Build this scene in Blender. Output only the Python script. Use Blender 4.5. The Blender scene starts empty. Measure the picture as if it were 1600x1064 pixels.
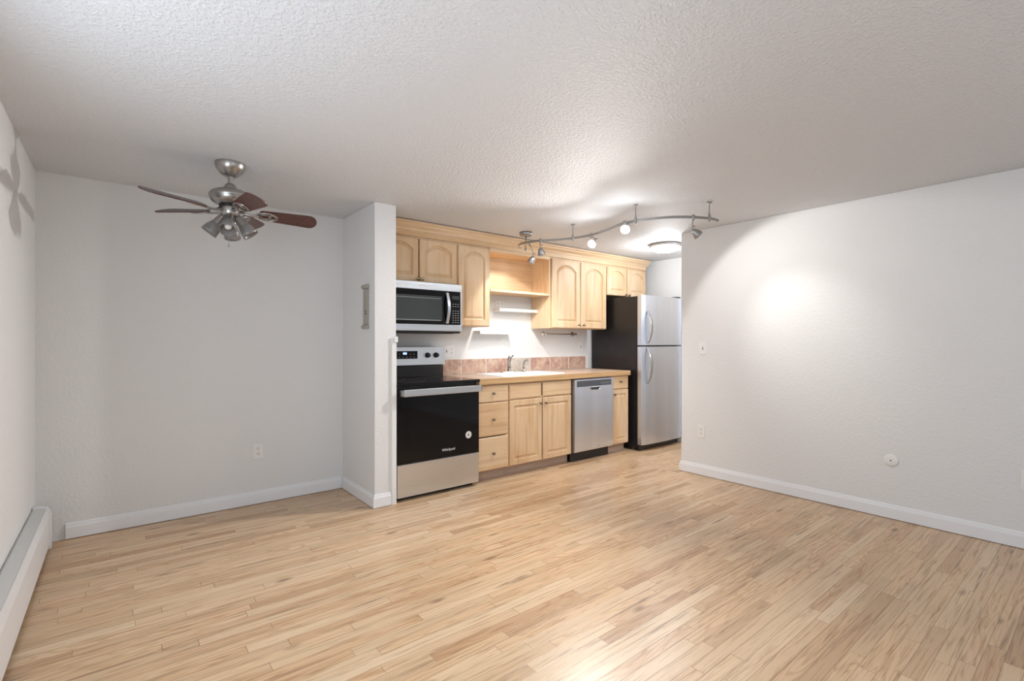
import bpy, bmesh, math, random
from mathutils import Vector, Matrix
C = bpy.context.scene.collection
sc = bpy.context.scene
PI = math.pi
H = 2.288; XL = -.407; XR = 4.234; YB = 4.142; YP = 3.478; XP = 1.483; XP2 = 1.656; YRE = 2.655; XF = 5.43; YREAR = -1.5

# ---------------------------------------------------------------- camera, world, lights, exposure
cd = bpy.data.cameras.new('camera'); cam = bpy.data.objects.new('camera', cd); C.objects.link(cam)
cam.location = (0, 0, 1.24); cam.rotation_euler = (PI/2, 0, -.6738)
cd.sensor_width = 36; cd.lens = 763.18/1600*36; cd.shift_x = .00175; cd.shift_y = .0015; cd.clip_start = .02
sc.camera = cam
sc.view_settings.view_transform = 'Standard'; sc.view_settings.look = 'None'
sc.view_settings.exposure = 0.40; sc.view_settings.gamma = 1; sc.view_settings.use_curve_mapping = False
W = bpy.data.worlds.new('World'); sc.world = W; W.use_nodes = True
wn = W.node_tree.nodes; bg = wn['Background']; bg.inputs[0].default_value = (.75, .87, 1, 1); bg.inputs[1].default_value = 1.0

def area(name, loc, rot, sx, sy, e, col):
    l = bpy.data.lights.new(name, 'AREA'); l.shape = 'RECTANGLE'; l.size = sx; l.size_y = sy; l.energy = e; l.color = col
    o = bpy.data.objects.new(name, l); C.objects.link(o); o.location = loc; o.rotation_euler = rot; return o
# daylight through the window in the left wall, beside the camera
area('window_daylight', (XL-.05, 1.15, 1.41), (0, -PI/2, 0), 1.15, 2.1, 21, (.80, .89, 1))
area('rear_fill', (1.9, YREAR-.04, 1.35), (PI/2, 0, 0), 3.2, 1.6, 4.5, (.95, .97, 1))  # fill light added behind the camera to raise the room's brightness
WARM = (1, .97, .94)
def spot(name, loc, aim, e, ang, blend, size=.022, col=WARM):
    l = bpy.data.lights.new(name, 'SPOT'); l.energy = e; l.spot_size = math.radians(ang); l.spot_blend = blend
    l.shadow_soft_size = size; l.color = col
    o = bpy.data.objects.new(name, l); C.objects.link(o); o.location = loc
    o.rotation_euler = (Vector(aim)-Vector(loc)).to_track_quat('-Z', 'Y').to_euler(); return o
# rail point, lens centre, aim point, energy, cone, blend, on?
HEADS = [
    dict(rail=(3.03, 3.50, 2.178), lens=(3.075, 3.53, 2.01), aim=(3.12, 4.10, 1.30), e=12, ang=104, bl=.25, core=0),
    dict(rail=(3.007, 3.32, 2.168), lens=(3.03, 3.33, 2.05), aim=(3.7, 3.60, .90), e=10, ang=120, bl=.6, core=0),
    dict(rail=(3.185, 2.869, 2.165), lens=(3.12, 2.80, 2.07), aim=(1.0, 2.3, .95), e=94, ang=112, bl=.85, core=0),
    dict(rail=(3.06, 2.41, 2.165), lens=(2.98, 2.34, 2.09), aim=(1.1, 1.5, .75), e=60, ang=112, bl=.85, core=0),
    dict(rail=(3.319, 1.982, 2.165), lens=(3.35, 1.965, 2.035), aim=(4.234, 1.56, 1.30), e=16, ang=113, bl=.22, core=15),
]
for i, h in enumerate(HEADS):
    d = (Vector(h['aim'])-Vector(h['lens'])).normalized()
    spot('track_spot', Vector(h['lens'])+d*.012, h['aim'], h['e'], h['ang'], h['bl'])
    if i < 2: spot('kitchen_fill', Vector(h['lens'])+Vector((0, -.035, -.03)), (3.3, 3.95, 1.2), (3.0, 3.0)[i], 170, 1.0, .03)  # added fill beside the two kitchen heads, no fixture of its own
    if i in (2, 3):
        pl = bpy.data.lights.new('ceiling_fill', 'POINT'); pl.energy = 1.8; pl.shadow_soft_size = .035; pl.color = (.94, .97, 1)  # added point light that lifts the ceiling near the rail, no fixture
        po = bpy.data.objects.new('ceiling_fill', pl); C.objects.link(po); po.location = Vector(h['lens'])+d*.05
        spot('kitchen_fill', Vector(h['lens'])+Vector((.03, .06, -.05)), (3.5, 3.7, .20), (24, 20)[i-2], 114, 1.0, .03)  # added fill aimed down at the base cabinets, not a real head
    if h['core']: spot('track_spot_core', Vector(h['lens'])+d*.012, h['aim'], h['core'], 58, 1.0)
l = bpy.data.lights.new('dome_lamp', 'POINT'); l.energy = 18; l.shadow_soft_size = .1; l.color = (.90, .95, 1)
o = bpy.data.objects.new('dome_lamp', l); C.objects.link(o); o.location = (4.57, 3.06, 2.13)

l = bpy.data.lights.new('hall_fill', 'POINT'); l.energy = 24; l.shadow_soft_size = .12; l.color = (.96, .97, 1)  # unseen hall light added to brighten the steel fronts, without a fixture
o = bpy.data.objects.new('hall_fill', l); C.objects.link(o); o.location = (4.88, 1.2, 2.1)

# ---------------------------------------------------------------- materials
M = {}
def mat(name, col=(.8, .8, .8), rough=.5, metal=0, coat=0, emit=None, es=0, spec=.5):
    m = bpy.data.materials.new(name); m.use_nodes = True; M[name] = m
    b = m.node_tree.nodes['Principled BSDF']
    b.inputs['Base Color'].default_value = (*col, 1); b.inputs['Roughness'].default_value = rough
    b.inputs['Metallic'].default_value = metal; b.inputs['Coat Weight'].default_value = coat
    b.inputs['Specular IOR Level'].default_value = spec
    if emit: b.inputs['Emission Color'].default_value = (*emit, 1); b.inputs['Emission Strength'].default_value = es
    return m
class NT:
    def __init__(s, m): s.t = m.node_tree; s.n = s.t.nodes; s.b = s.n['Principled BSDF']
    def node(s, typ, **k):
        n = s.n.new(typ)
        for a, v in k.items(): setattr(n, a, v)
        return n
    def ln(s, a, b): s.t.links.new(a, b)
    def val(s, sock, v):
        if isinstance(v, (int, float)): sock.default_value = v
        elif isinstance(v, tuple): sock.default_value = v
        else: s.ln(v, sock)
    def math(s, op, a, b=0.0, c=None):
        n = s.node('ShaderNodeMath', operation=op); s.val(n.inputs[0], a); s.val(n.inputs[1], b)
        if c is not None: s.val(n.inputs[2], c)
        return n.outputs[0]
    def comb(s, x, y, z=0.0):
        n = s.node('ShaderNodeCombineXYZ'); s.val(n.inputs[0], x); s.val(n.inputs[1], y); s.val(n.inputs[2], z); return n.outputs[0]
    def noise(s, vec, scale, detail=3, rough=.5, dist=0):
        n = s.node('ShaderNodeTexNoise'); s.ln(vec, n.inputs['Vector']); n.inputs['Scale'].default_value = scale
        n.inputs['Detail'].default_value = detail; n.inputs['Roughness'].default_value = rough; n.inputs['Distortion'].default_value = dist
        return n.outputs['Fac']
    def ramp(s, f, stops):
        n = s.node('ShaderNodeValToRGB'); s.ln(f, n.inputs[0]); e = n.color_ramp.elements
        while len(e) < len(stops): e.new(.5)
        for k, (p, c) in enumerate(stops):
            e[k].position = p; e[k].color = (*c, 1) if len(c) == 3 else c
        return n.outputs[0]
    def mix(s, f, a, b, typ='MIX'):
        n = s.node('ShaderNodeMix', data_type='RGBA', blend_type=typ); s.val(n.inputs[0], f); s.val(n.inputs[6], a); s.val(n.inputs[7], b); return n.outputs[2]
    def mapr(s, v, a, b, c, d):
        n = s.node('ShaderNodeMapRange'); s.ln(v, n.inputs[0])
        for k, x in enumerate((a, b, c, d)): n.inputs[k+1].default_value = x
        return n.outputs[0]
    def bump(s, h, st, dist):
        n = s.node('ShaderNodeBump'); n.inputs['Strength'].default_value = st; n.inputs['Distance'].default_value = dist
        s.ln(h, n.inputs['Height']); s.ln(n.outputs[0], s.b.inputs['Normal'])
    def obj(s): return s.node('ShaderNodeTexCoord').outputs['Object']
    def sep(s, v):
        n = s.node('ShaderNodeSeparateXYZ'); s.ln(v, n.inputs[0]); return n.outputs
    def scale(s, v, x, y, z):
        n = s.node('ShaderNodeVectorMath', operation='MULTIPLY'); s.ln(v, n.inputs[0]); n.inputs[1].default_value = (x, y, z); return n.outputs[0]

def paint(name, col, sc1, st, dist):
    m = mat(name, col, .62, spec=.3); t = NT(m); o = t.obj()
    a = t.noise(o, sc1, 3, .55); b = t.noise(o, sc1*.42, 2, .5)
    h = t.math('ADD', a, t.math('MULTIPLY', t.mapr(b, .45, .62, 0, 1), .7))
    t.bump(h, st, dist)
    return m
paint('wall_paint', (.755, .753, .747), 130, .3, .003)
paint('ceiling_texture', (.70, .71, .73), 170, .6, .005)
mat('white_trim', (.82, .825, .84), .35)
mat('white_plastic', (.82, .81, .79), .35)
mat('white_paint_gloss', (.82, .82, .80), .35)
mat('black_plastic', (.012, .012, .014), .4)
mat('dark_gap', (.01, .009, .008), .8)
mat('slot_grey', (.12, .11, .10), .6)
mat('black_glass', (.005, .005, .006), .05, spec=.3)
mat('cooktop_glass', (.006, .006, .007), .08, spec=.4)
mat('window_mesh', (.055, .065, .065), .18)
mat('black_enamel', (.012, .011, .012), .30)
mat('chrome', (.75, .75, .76), .12, 1)
mat('faucet_metal', (.34, .32, .31), .22, 1)
mat('brass', (.50, .42, .28), .25, 1)
mat('knob_metal', (.26, .22, .18), .35, 1)
mat('nickel', (.42, .40, .38), .30, .95)
mat('track_grey', (.36, .355, .345), .38, .8)
mat('sink_enamel', (.88, .88, .87), .15, coat=.5)
mat('lamp_lens', (1, 1, 1), .3, emit=(1, .96, .9), es=60)
mat('lamp_lens_dim', (1, 1, 1), .3, emit=(1, .95, .88), es=8)
mat('dome_glass', (.95, .93, .9), .3, emit=(1, .97, .93), es=7)
mat('display_blue', (.02, .03, .08), .2, emit=(.35, .5, 1), es=1.6)
mat('panel_print', (.45, .46, .48), .5)
mat('logo_silver', (.80, .80, .80), .4)
mat('sticker_white', (.85, .85, .82), .5)
mat('intercom_beige', (.36, .335, .29), .5)
mat('heater_enamel', (.74, .74, .75), .4)
mat('sky_glass', (.8, .9, 1), .05)
mat('hall_door', (.55, .47, .38), .5)
mat('frosted_glass', (.42, .40, .385), .22)
m = M['frosted_glass']; m.node_tree.nodes['Principled BSDF'].inputs['Transmission Weight'].default_value = .55

def steel(name, col, rough, vertical):
    m = mat(name, col, rough, 1.0); t = NT(m); o = t.obj()
    n = t.noise(t.scale(o, *((500, 500, 2) if vertical else (2, 500, 500))), 1, 2, .5)
    t.ln(t.mapr(n, .3, .7, rough-.03, rough+.03), t.b.inputs['Roughness'])
    big = t.noise(t.scale(o, *((5, 5, .4) if vertical else (.4, 5, 5))), 1, 2)
    t.ln(t.mix(t.mapr(big, .35, .65, 0, 1), (*[c*.95 for c in col], 1), (*[min(1, c*1.03) for c in col], 1)), t.b.inputs['Base Color'])
    t.b.inputs['Anisotropic'].default_value = .5
steel('stainless', (.69, .725, .765), .30, False)
steel('stainless_v', (.72, .78, .89), .32, True)

def maple(name, axis):
    m = mat(name, (.7, .5, .3), .45); t = NT(m); o = t.obj()
    oi = t.node('ShaderNodeObjectInfo'); rnd = oi.outputs['Random']
    off = t.comb(t.math('MULTIPLY', rnd, 37.0), t.math('MULTIPLY', rnd, 11.0), t.math('MULTIPLY', rnd, 23.0))
    v = t.node('ShaderNodeVectorMath', operation='ADD'); t.ln(o, v.inputs[0]); t.ln(off, v.inputs[1]); v = v.outputs[0]
    s = {'v': (26, 26, 1.6), 'h': (1.6, 26, 26)}[axis]
    s2 = {'v': (3.5, 3.5, .9), 'h': (.9, 3.5, 3.5)}[axis]
    g = t.noise(t.scale(v, *s), 1, 4, .6, .4); b = t.noise(t.scale(v, *s2), 1, 3, .55, .6)
    base = t.ramp(b, [(.30, (.66, .43, .235)), (.5, (.745, .54, .335)), (.68, (.79, .60, .41))])
    gr = t.ramp(g, [(.30, (.82, .76, .70)), (.5, (1, 1, 1)), (.7, (.95, .93, .90))])
    c = t.mix(1.0, base, gr, 'MULTIPLY')
    t.ln(c, t.b.inputs['Base Color'])
maple('maple_upright', 'v'); maple('maple_level', 'h')

# oak strip floor
m = mat('oak_floor', (.6, .4, .25), .33); t = NT(m); o = t.obj(); s = t.sep(o)
PW = .0572
y = t.math('DIVIDE', s[1], PW); row = t.math('FLOOR', y); fy = t.math('FRACT', y)
wn1 = t.node('ShaderNodeTexWhiteNoise', noise_dimensions='1D'); t.ln(row, wn1.inputs['W']); r1 = wn1.outputs['Value']
wn2 = t.node('ShaderNodeTexWhiteNoise', noise_dimensions='1D'); t.ln(t.math('ADD', row, 91.7), wn2.inputs['W']); r2 = wn2.outputs['Value']
L = t.math('MULTIPLY_ADD', r2, .55, .62)
xx = t.math('ADD', t.math('DIVIDE', s[0], L), t.math('MULTIPLY', r1, 17.0))
# uneven lengths: warp x slowly before cutting
xw = t.math('ADD', xx, t.math('MULTIPLY', t.math('SINE', t.math('MULTIPLY', xx, 2.1)), .28))
idx = t.math('FLOOR', xw); fx = t.math('FRACT', xw)
w3 = t.node('ShaderNodeTexWhiteNoise', noise_dimensions='2D'); t.ln(t.comb(row, idx), w3.inputs['Vector']); bv = w3.outputs['Value']
w4 = t.node('ShaderNodeTexWhiteNoise', noise_dimensions='2D'); t.ln(t.comb(t.math('ADD', row, 31.3), idx), w4.inputs['Vector']); bv2 = w4.outputs['Value']
base = t.ramp(bv, [(0, (.47, .30, .17)), (.12, (.57, .395, .24)), (.45, (.63, .455, .285)), (.8, (.66, .48, .305)), (1, (.69, .525, .35))])
tint = t.mix(t.mapr(bv2, 0, 1, 0, .35), base, t.mix(1.0, base, (1.06, .88, .78, 1), 'MULTIPLY'))
gv = t.comb(t.math('ADD', t.math('MULTIPLY', s[0], 1.0), t.math('MULTIPLY', bv, 50.0)), t.math('ADD', s[1], t.math('MULTIPLY', bv2, 20.0)), 0.0)
fine = t.noise(t.scale(gv, 3.2, 75, 1), 1, 5, .65, .5)
ring_v = t.noise(t.scale(gv, 1.1, 11, 1), 1, 2, .5, .3)
rings = t.math('SINE', t.math('MULTIPLY', ring_v, 95.0))
col = t.mix(1.0, tint, t.ramp(fine, [(.30, (.66, .56, .47)), (.5, (1, 1, 1)), (.7, (1.0, .99, .97))]), 'MULTIPLY')
cath = t.math('MULTIPLY', t.mapr(bv2, .42, .6, 0, 1), t.mapr(rings, .2, 1, 0, .55))
col = t.mix(cath, col, t.mix(1.0, col, (.72, .60, .48, 1), 'MULTIPLY'))
# mineral streaks and knots
streak = t.noise(t.scale(gv, 1.4, 28, 1), 1, 4, .6, 1.2)
col = t.mix(t.mapr(streak, .575, .70, 0, .72), col, (.22, .13, .07, 1))
vor = t.node('ShaderNodeTexVoronoi'); t.ln(t.scale(gv, 2.0, 5.5, 1), vor.inputs['Vector']); vor.inputs['Scale'].default_value = 1.0
kn = t.mapr(vor.outputs['Distance'], .03, .12, .8, 0)
col = t.mix(kn, col, (.16, .085, .045, 1))
ge = t.math('MINIMUM', fy, t.math('SUBTRACT', 1.0, fy)); gap1 = t.mapr(ge, .008, .028, 1, 0)
gx = t.math('MULTIPLY', t.math('MINIMUM', fx, t.math('SUBTRACT', 1.0, fx)), L); gap2 = t.mapr(gx, .0006, .0020, 1, 0)
gap = t.math('MAXIMUM', gap1, gap2)
col = t.mix(t.math('MULTIPLY', gap, .70), col, (.17, .095, .05, 1))
t.ln(col, t.b.inputs['Base Color'])
t.ln(t.mapr(fine, .3, .7, .36, .27), t.b.inputs['Roughness'])
t.bump(t.math('SUBTRACT', 1.0, gap), .25, .0008)

m = mat('countertop_laminate', (.6, .45, .35), .35); t = NT(m); o = t.obj()
n = t.noise(o, 60, 5, .7); t.ln(t.ramp(n, [(.35, (.46, .31, .22)), (.5, (.60, .44, .33)), (.66, (.70, .56, .45))]), t.b.inputs['Base Color'])
m = mat('counter_edge_oak', (.6, .4, .2), .35, coat=.2); t = NT(m); o = t.obj()
n = t.noise(t.scale(o, 2, 60, 60), 1, 4, .6, .5); t.ln(t.ramp(n, [(.3, (.46, .265, .11)), (.6, (.62, .40, .20))]), t.b.inputs['Base Color'])
m = mat('slate_tile', (.5, .3, .25), .45); t = NT(m); o = t.obj(); s = t.sep(o)
idx = t.math('FLOOR', t.math('DIVIDE', t.math('ADD', s[0], 3.45-2.372), .304))
w = t.node('ShaderNodeTexWhiteNoise', noise_dimensions='1D'); t.ln(idx, w.inputs['W'])
n = t.noise(t.node('ShaderNodeVectorMath', operation='ADD').outputs[0] if False else o, 14, 6, .65, 1.2)
c1 = t.ramp(n, [(.30, (.30, .17, .135)), (.48, (.47, .30, .235)), (.60, (.55, .40, .30)), (.72, (.62, .50, .43))])
c2 = t.ramp(n, [(.30, (.36, .35, .30)), (.5, (.52, .49, .43)), (.7, (.62, .60, .54))])
is4 = t.math('COMPARE', idx, 3.0, .2)
t.ln(t.mix(t.math('MULTIPLY', is4, .75), c1, c2), t.b.inputs['Base Color']); t.bump(n, .4, .003)
mat('blade_top', (.15, .13, .125), .4)
mat('grout', (.80, .74, .68), .8)
m = mat('blade_walnut', (.1, .04, .03), .42, coat=.1); t = NT(m); o = t.obj()
n = t.noise(t.scale(o, 40, 40, 40), 1, 4, .6, .5); t.ln(t.ramp(n, [(.3, (.062, .020, .016)), (.7, (.125, .048, .036))]), t.b.inputs['Base Color'])
m = mat('perforated_enamel', (.6, .6, .6), .5); t = NT(m); o = t.obj(); s = t.sep(o)
a = t.math('SINE', t.math('MULTIPLY', s[1], 2*PI/.006)); b = t.math('SINE', t.math('MULTIPLY', s[0], 2*PI/.006))
t.ln(t.mix(t.mapr(t.math('MULTIPLY', a, b), .1, .5, 0, 1), (.70, .70, .69, 1), (.30, .30, .30, 1)), t.b.inputs['Base Color'])
m = bpy.data.materials.new('window_glass'); m.use_nodes = True; M['window_glass'] = m; nt = m.node_tree
nt.nodes.remove(nt.nodes['Principled BSDF']); tr = nt.nodes.new('ShaderNodeBsdfTransparent'); gl = nt.nodes.new('ShaderNodeBsdfGlossy'); gl.inputs['Roughness'].default_value = .02
mx = nt.nodes.new('ShaderNodeMixShader'); mx.inputs[0].default_value = .06
nt.links.new(tr.outputs[0], mx.inputs[1]); nt.links.new(gl.outputs[0], mx.inputs[2]); nt.links.new(mx.outputs[0], nt.nodes['Material Output'].inputs[0])
m = bpy.data.materials.new('clear_bulb_glass'); m.use_nodes = True; M['bulb'] = m
b = m.node_tree.nodes['Principled BSDF']; b.inputs['Base Color'].default_value = (.85, .83, .8, 1); b.inputs['Roughness'].default_value = .2

# ---------------------------------------------------------------- mesh helpers (world coordinates in, stored relative to the thing's base)
class MB:
    def __init__(s): s.v = []; s.f = []; s.sm = []
    def add(s, vs, fs, smooth=False):
        n = len(s.v); s.v += [tuple(v) for v in vs]; s.f += [tuple(i+n for i in f) for f in fs]; s.sm += [smooth]*len(fs); return s
    def box(s, x0, x1, y0, y1, z0, z1):
        vs = [(x, y, z) for z in (z0, z1) for y in (y0, y1) for x in (x0, x1)]
        return s.add(vs, [(0, 2, 3, 1), (4, 5, 7, 6), (0, 1, 5, 4), (2, 6, 7, 3), (0, 4, 6, 2), (1, 3, 7, 5)])
    def prism(s, poly, axis, a, b):
        # poly: 2D outline in the two other axes (xy->z, xz->y, yz->x)
        def P(p, w): return {'z': (p[0], p[1], w), 'y': (p[0], w, p[1]), 'x': (w, p[0], p[1])}[axis]
        n = len(poly); vs = [P(p, a) for p in poly]+[P(p, b) for p in poly]
        fs = [tuple(range(n)), tuple(range(2*n-1, n-1, -1))]+[(i, (i+1) % n, n+(i+1) % n, n+i) for i in range(n)]
        return s.add(vs, fs)
    def tube(s, pts, r, n=12, cap=True):
        pts = [Vector(p) for p in pts]; rs = r if isinstance(r, (list, tuple)) else [r]*len(pts); vs = []; fs = []
        up = None
        for i, p in enumerate(pts):
            d = (pts[min(i+1, len(pts)-1)]-pts[max(i-1, 0)]).normalized()
            if up is None: up = Vector((0, 0, 1)) if abs(d.z) < .9 else Vector((1, 0, 0))
            a = (up-d*up.dot(d)).normalized(); b = d.cross(a); up = a
            for k in range(n):
                t = 2*PI*k/n; vs.append(p+(a*math.cos(t)+b*math.sin(t))*rs[i])
        for i in range(len(pts)-1):
            for k in range(n): fs.append((i*n+k, i*n+(k+1) % n, (i+1)*n+(k+1) % n, (i+1)*n+k))
        s.add(vs, fs, True)
        if cap:
            m0 = len(pts)-1
            s.add(vs[:n], [tuple(range(n-1, -1, -1))]); s.add(vs[m0*n:], [tuple(range(n))])
        return s
    def lathe(s, prof, c, d=(0, 0, 1), n=32, sharp=False):
        # prof: (radius, distance along d)
        d = Vector(d).normalized(); c = Vector(c); up = Vector((0, 0, 1)) if abs(d.z) < .9 else Vector((1, 0, 0))
        a = (up-d*up.dot(d)).normalized(); b = d.cross(a); vs = []; fs = []
        for r, h in prof:
            for k in range(n):
                t = 2*PI*k/n; vs.append(c+d*h+(a*math.cos(t)+b*math.sin(t))*max(r, 1e-5))
        for i in range(len(prof)-1):
            for k in range(n): fs.append((i*n+k, i*n+(k+1) % n, (i+1)*n+(k+1) % n, (i+1)*n+k))
        return s.add(vs, fs, not sharp)
    def loops(s, loops, cap0=True, cap1=True, smooth=False):
        n = len(loops[0]); vs = [p for l in loops for p in l]; fs = []
        for i in range(len(loops)-1):
            for k in range(n): fs.append((i*n+k, i*n+(k+1) % n, (i+1)*n+(k+1) % n, (i+1)*n+k))
        if cap0: fs.append(tuple(range(n-1, -1, -1)))
        if cap1: m = (len(loops)-1)*n; fs.append(tuple(range(m, m+n)))
        return s.add(vs, fs, smooth)
    def build(s, name, m, parent=None, bevel=0, off=None):
        base = Vector(parent['_b']) if parent is not None and '_b' in parent else Vector(off or (0, 0, 0))
        me = bpy.data.meshes.new(name); me.from_pydata([tuple(Vector(v)-base) for v in s.v], [], s.f)
        bm = bmesh.new(); bm.from_mesh(me)
        for f, q in zip(bm.faces, s.sm): f.smooth = q
        bmesh.ops.remove_doubles(bm, verts=bm.verts, dist=1e-6)
        bmesh.ops.recalc_face_normals(bm, faces=bm.faces); bm.to_mesh(me); bm.free()
        me.materials.append(M[m]); o = bpy.data.objects.new(name, me); C.objects.link(o)
        if parent is not None: o.parent = parent; o['_b'] = tuple(base)
        else: o.location = base; o['_b'] = tuple(base)
        if bevel:
            b = o.modifiers.new('bevel', 'BEVEL'); b.width = bevel; b.segments = 2; b.limit_method = 'ANGLE'; b.angle_limit = math.radians(40)
        return o
def B(*a): return MB().box(*a)
def thing(name, loc, label, cat, group=None):
    o = bpy.data.objects.new(name, None); C.objects.link(o); o.location = loc; o.empty_display_size = .05
    o['_b'] = tuple(loc); o['label'] = label; o['category'] = cat
    if group: o['group'] = group
    return o
def tag(o, label, cat, group=None):
    o['label'] = label; o['category'] = cat
    if group: o['group'] = group
    return o
def struct(name, mb, m, bevel=0):
    o = mb.build(name, m, None, bevel); o['kind'] = 'structure'; return o
def text(body, name, size, loc, m, parent, ext=.0004, face='-y'):
    cu = bpy.data.curves.new(name, 'FONT'); cu.body = body; cu.size = size; cu.extrude = ext; cu.align_x = 'CENTER'; cu.align_y = 'CENTER'
    tmp = bpy.data.objects.new(name+'_tmp', cu); C.objects.link(tmp); bpy.context.view_layer.update()
    me = bpy.data.meshes.new_from_object(tmp.evaluated_get(bpy.context.evaluated_depsgraph_get()))
    bpy.data.objects.remove(tmp)
    base = Vector(parent['_b'])
    me.transform(Matrix.Translation(Vector(loc)-base) @ Matrix.Rotation(PI/2, 4, 'X'))
    me.materials.clear(); me.materials.append(M[m]); o = bpy.data.objects.new(name, me); C.objects.link(o); o.parent = parent; o['_b'] = tuple(base); return o

# ---------------------------------------------------------------- the setting
struct('floor', B(XL-.1, XF+.1, YREAR-.1, YB+.1, -.05, 0), 'oak_floor')
struct('ceiling', B(XL-.1, XF+.1, YREAR-.1, YB+.1, H, H+.06), 'ceiling_texture')
# left wall with a window opening (beside the camera)
w = MB(); wy0, wy1, wz0, wz1 = .05, 2.25, .80, 2.02
w.box(XL-.1, XL, YREAR, wy0, 0, H); w.box(XL-.1, XL, wy1, YB, 0, H); w.box(XL-.1, XL, wy0, wy1, 0, wz0); w.box(XL-.1, XL, wy0, wy1, wz1, H)
struct('wall_left', w, 'wall_paint')
wf = MB(); X0, X1 = XL-.08, XL-.055
for y0, y1, z0, z1 in ((wy0, wy1, wz0, wz0+.04), (wy0, wy1, wz1-.04, wz1), (wy0, wy0+.04, wz0, wz1), (wy1-.04, wy1, wz0, wz1), ((wy0+wy1)/2-.02, (wy0+wy1)/2+.02, wz0, wz1)):
    wf.box(XL-.095, XL-.065, y0, y1, z0, z1)
f = struct('window_1', wf, 'white_trim'); B(XL-.084, XL-.080, wy0, wy1, wz0, wz1).build('pane', 'window_glass', f)
struct('wall_back', B(XL, XP+.05, YB, YB+.1, 0, H), 'wall_paint')
struct('wall_kitchen', B(XP+.05, XF+.1, YB, YB+.1, 0, H), 'wall_paint')
struct('wall_partition', B(XP, XP2, YP, YB, 0, H), 'wall_paint', .004)
struct('wall_right', B(XR, XR+.115, YREAR, YRE, 0, H), 'wall_paint', .004)
# far hall wall with a doorway beside the refrigerator
dy0, dy1, dz = 2.50, 3.32, 2.03
w = MB(); w.box(XF, XF+.1, dy1, YB, 0, H); w.box(XF, XF+.1, YREAR, dy0, 0, H); w.box(XF, XF+.1, dy0, dy1, dz, H)
struct('wall_far', w, 'wall_paint')
d1 = struct('door_1', B(XF+.04, XF+.075, dy0+.003, dy1-.003, .008, dz-.003), 'hall_door')
tr_ = MB(); tr_.box(XF-.016, XF, dy1, dy1+.065, 0, dz+.065); tr_.box(XF-.016, XF, dy0-.065, dy0, 0, dz+.065); tr_.box(XF-.016, XF, dy0, dy1, dz, dz+.065)
struct('trim_2', tr_, 'white_trim')
# rear wall with an added, unseen window for the fill light
rx0, rx1, rz0, rz1 = .3, 3.5, .55, 2.15
w = MB(); w.box(XL, rx0, YREAR-.1, YREAR, 0, H); w.box(rx1, XF+.1, YREAR-.1, YREAR, 0, H); w.box(rx0, rx1, YREAR-.1, YREAR, 0, rz0); w.box(rx0, rx1, YREAR-.1, YREAR, rz1, H)
struct('wall_rear', w, 'wall_paint')
wf = MB()
for x0, x1, z0, z1 in ((rx0, rx1, rz0, rz0+.04), (rx0, rx1, rz1-.04, rz1), (rx0, rx0+.04, rz0, rz1), (rx1-.04, rx1, rz0, rz1), (1.88, 1.92, rz0, rz1)):
    wf.box(x0, x1, YREAR-.09, YREAR-.06, z0, z1)
f = struct('fill_window', wf, 'white_trim'); B(rx0, rx1, YREAR-.08, YREAR-.075, rz0, rz1).build('pane', 'window_glass', f)
# baseboards: (depth, height) profile
PR = [(0, .004), (.014, .004), (.014, .074), (.0105, .0765), (.0105, .082), (.008, .0845), (.007, .093), (.004, .100), (0, .100)]
def bb(name, pts):
    """profile swept along wall line points, outward side on the left of travel"""
    lp = []; P = [Vector((*p, 0)) for p in pts]
    for i, p in enumerate(P):
        d1 = (P[i]-P[i-1]).normalized() if i else None; d2 = (P[i+1]-P[i]).normalized() if i < len(P)-1 else None
        n1 = Vector((-d1.y, d1.x, 0)) if d1 else None; n2 = Vector((-d2.y, d2.x, 0)) if d2 else None
        n = (n1+n2)/(1+n1.dot(n2)) if (n1 and n2) else (n1 or n2)
        lp.append([p+n*a+Vector((0, 0, z)) for a, z in PR])
    mb = MB().loops(lp, True, True); return struct(name, mb, 'white_trim')
bb('baseboard_back', [(XP, YB), (-.268, YB)][::-1] and [(XP-.015, YB), (-.268, YB)])
bb('baseboard_partition', [(1.612, YP), (XP, YP), (XP, YB)])
bb('baseboard_right', [(XR, YREAR), (XR, YRE), (XR+.115, YRE), (XR+.115, YREAR)])
# painted corner strip between partition and range
t1 = MB().box(1.616, 1.654, YP-.012, YP, 0, 1.268).box(1.609, 1.616, YP-.006, YP, .10, 1.268)
struct('trim_1', t1, 'white_paint_gloss', .001)
MB().box(1.634, 1.662, YP-.022, YP-.012, 1.238, 1.282).build('cap', 'white_paint_gloss', bpy.data.objects['trim_1'], .002)

# ---------------------------------------------------------------- baseboard heater
hx = XL+.003
h = thing('baseboard_heater', (XL, 4.02, 0), 'long white hydronic baseboard heater along the left wall', 'heater')
prof_top = [(hx, .235), (hx, .252), (hx+.010, .258), (hx+.060, .250), (hx+.060, .245), (hx+.010, .250)]
MB().prism(prof_top, 'y', .3, 3.985).build('top_grille', 'perforated_enamel', h)
prof_f = [(hx+.060, .245), (hx+.061, .251), (hx+.074, .205), (hx+.074, .03), (hx+.071, .03), (hx+.071, .204)]
MB().prism(prof_f, 'y', .3, 3.985).build('front_panel', 'heater_enamel', h)
MB().box(hx, hx+.004, .3, 3.985, .02, .24).build('back_plate', 'heater_enamel', h)
MB().box(hx+.01, hx+.055, .3, 3.98, .08, .15).build('fin_element', 'nickel', h)
cap = [(hx, .004), (hx, .262), (hx+.012, .266), (hx+.064, .256), (hx+.082, .21), (hx+.082, .004)]
MB().prism(cap, 'y', 3.985, 4.025).build('end_cap', 'heater_enamel', h, .002)
MB().prism(cap, 'y', .28, .3).build('end_cap', 'heater_enamel', h, .002)

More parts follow.
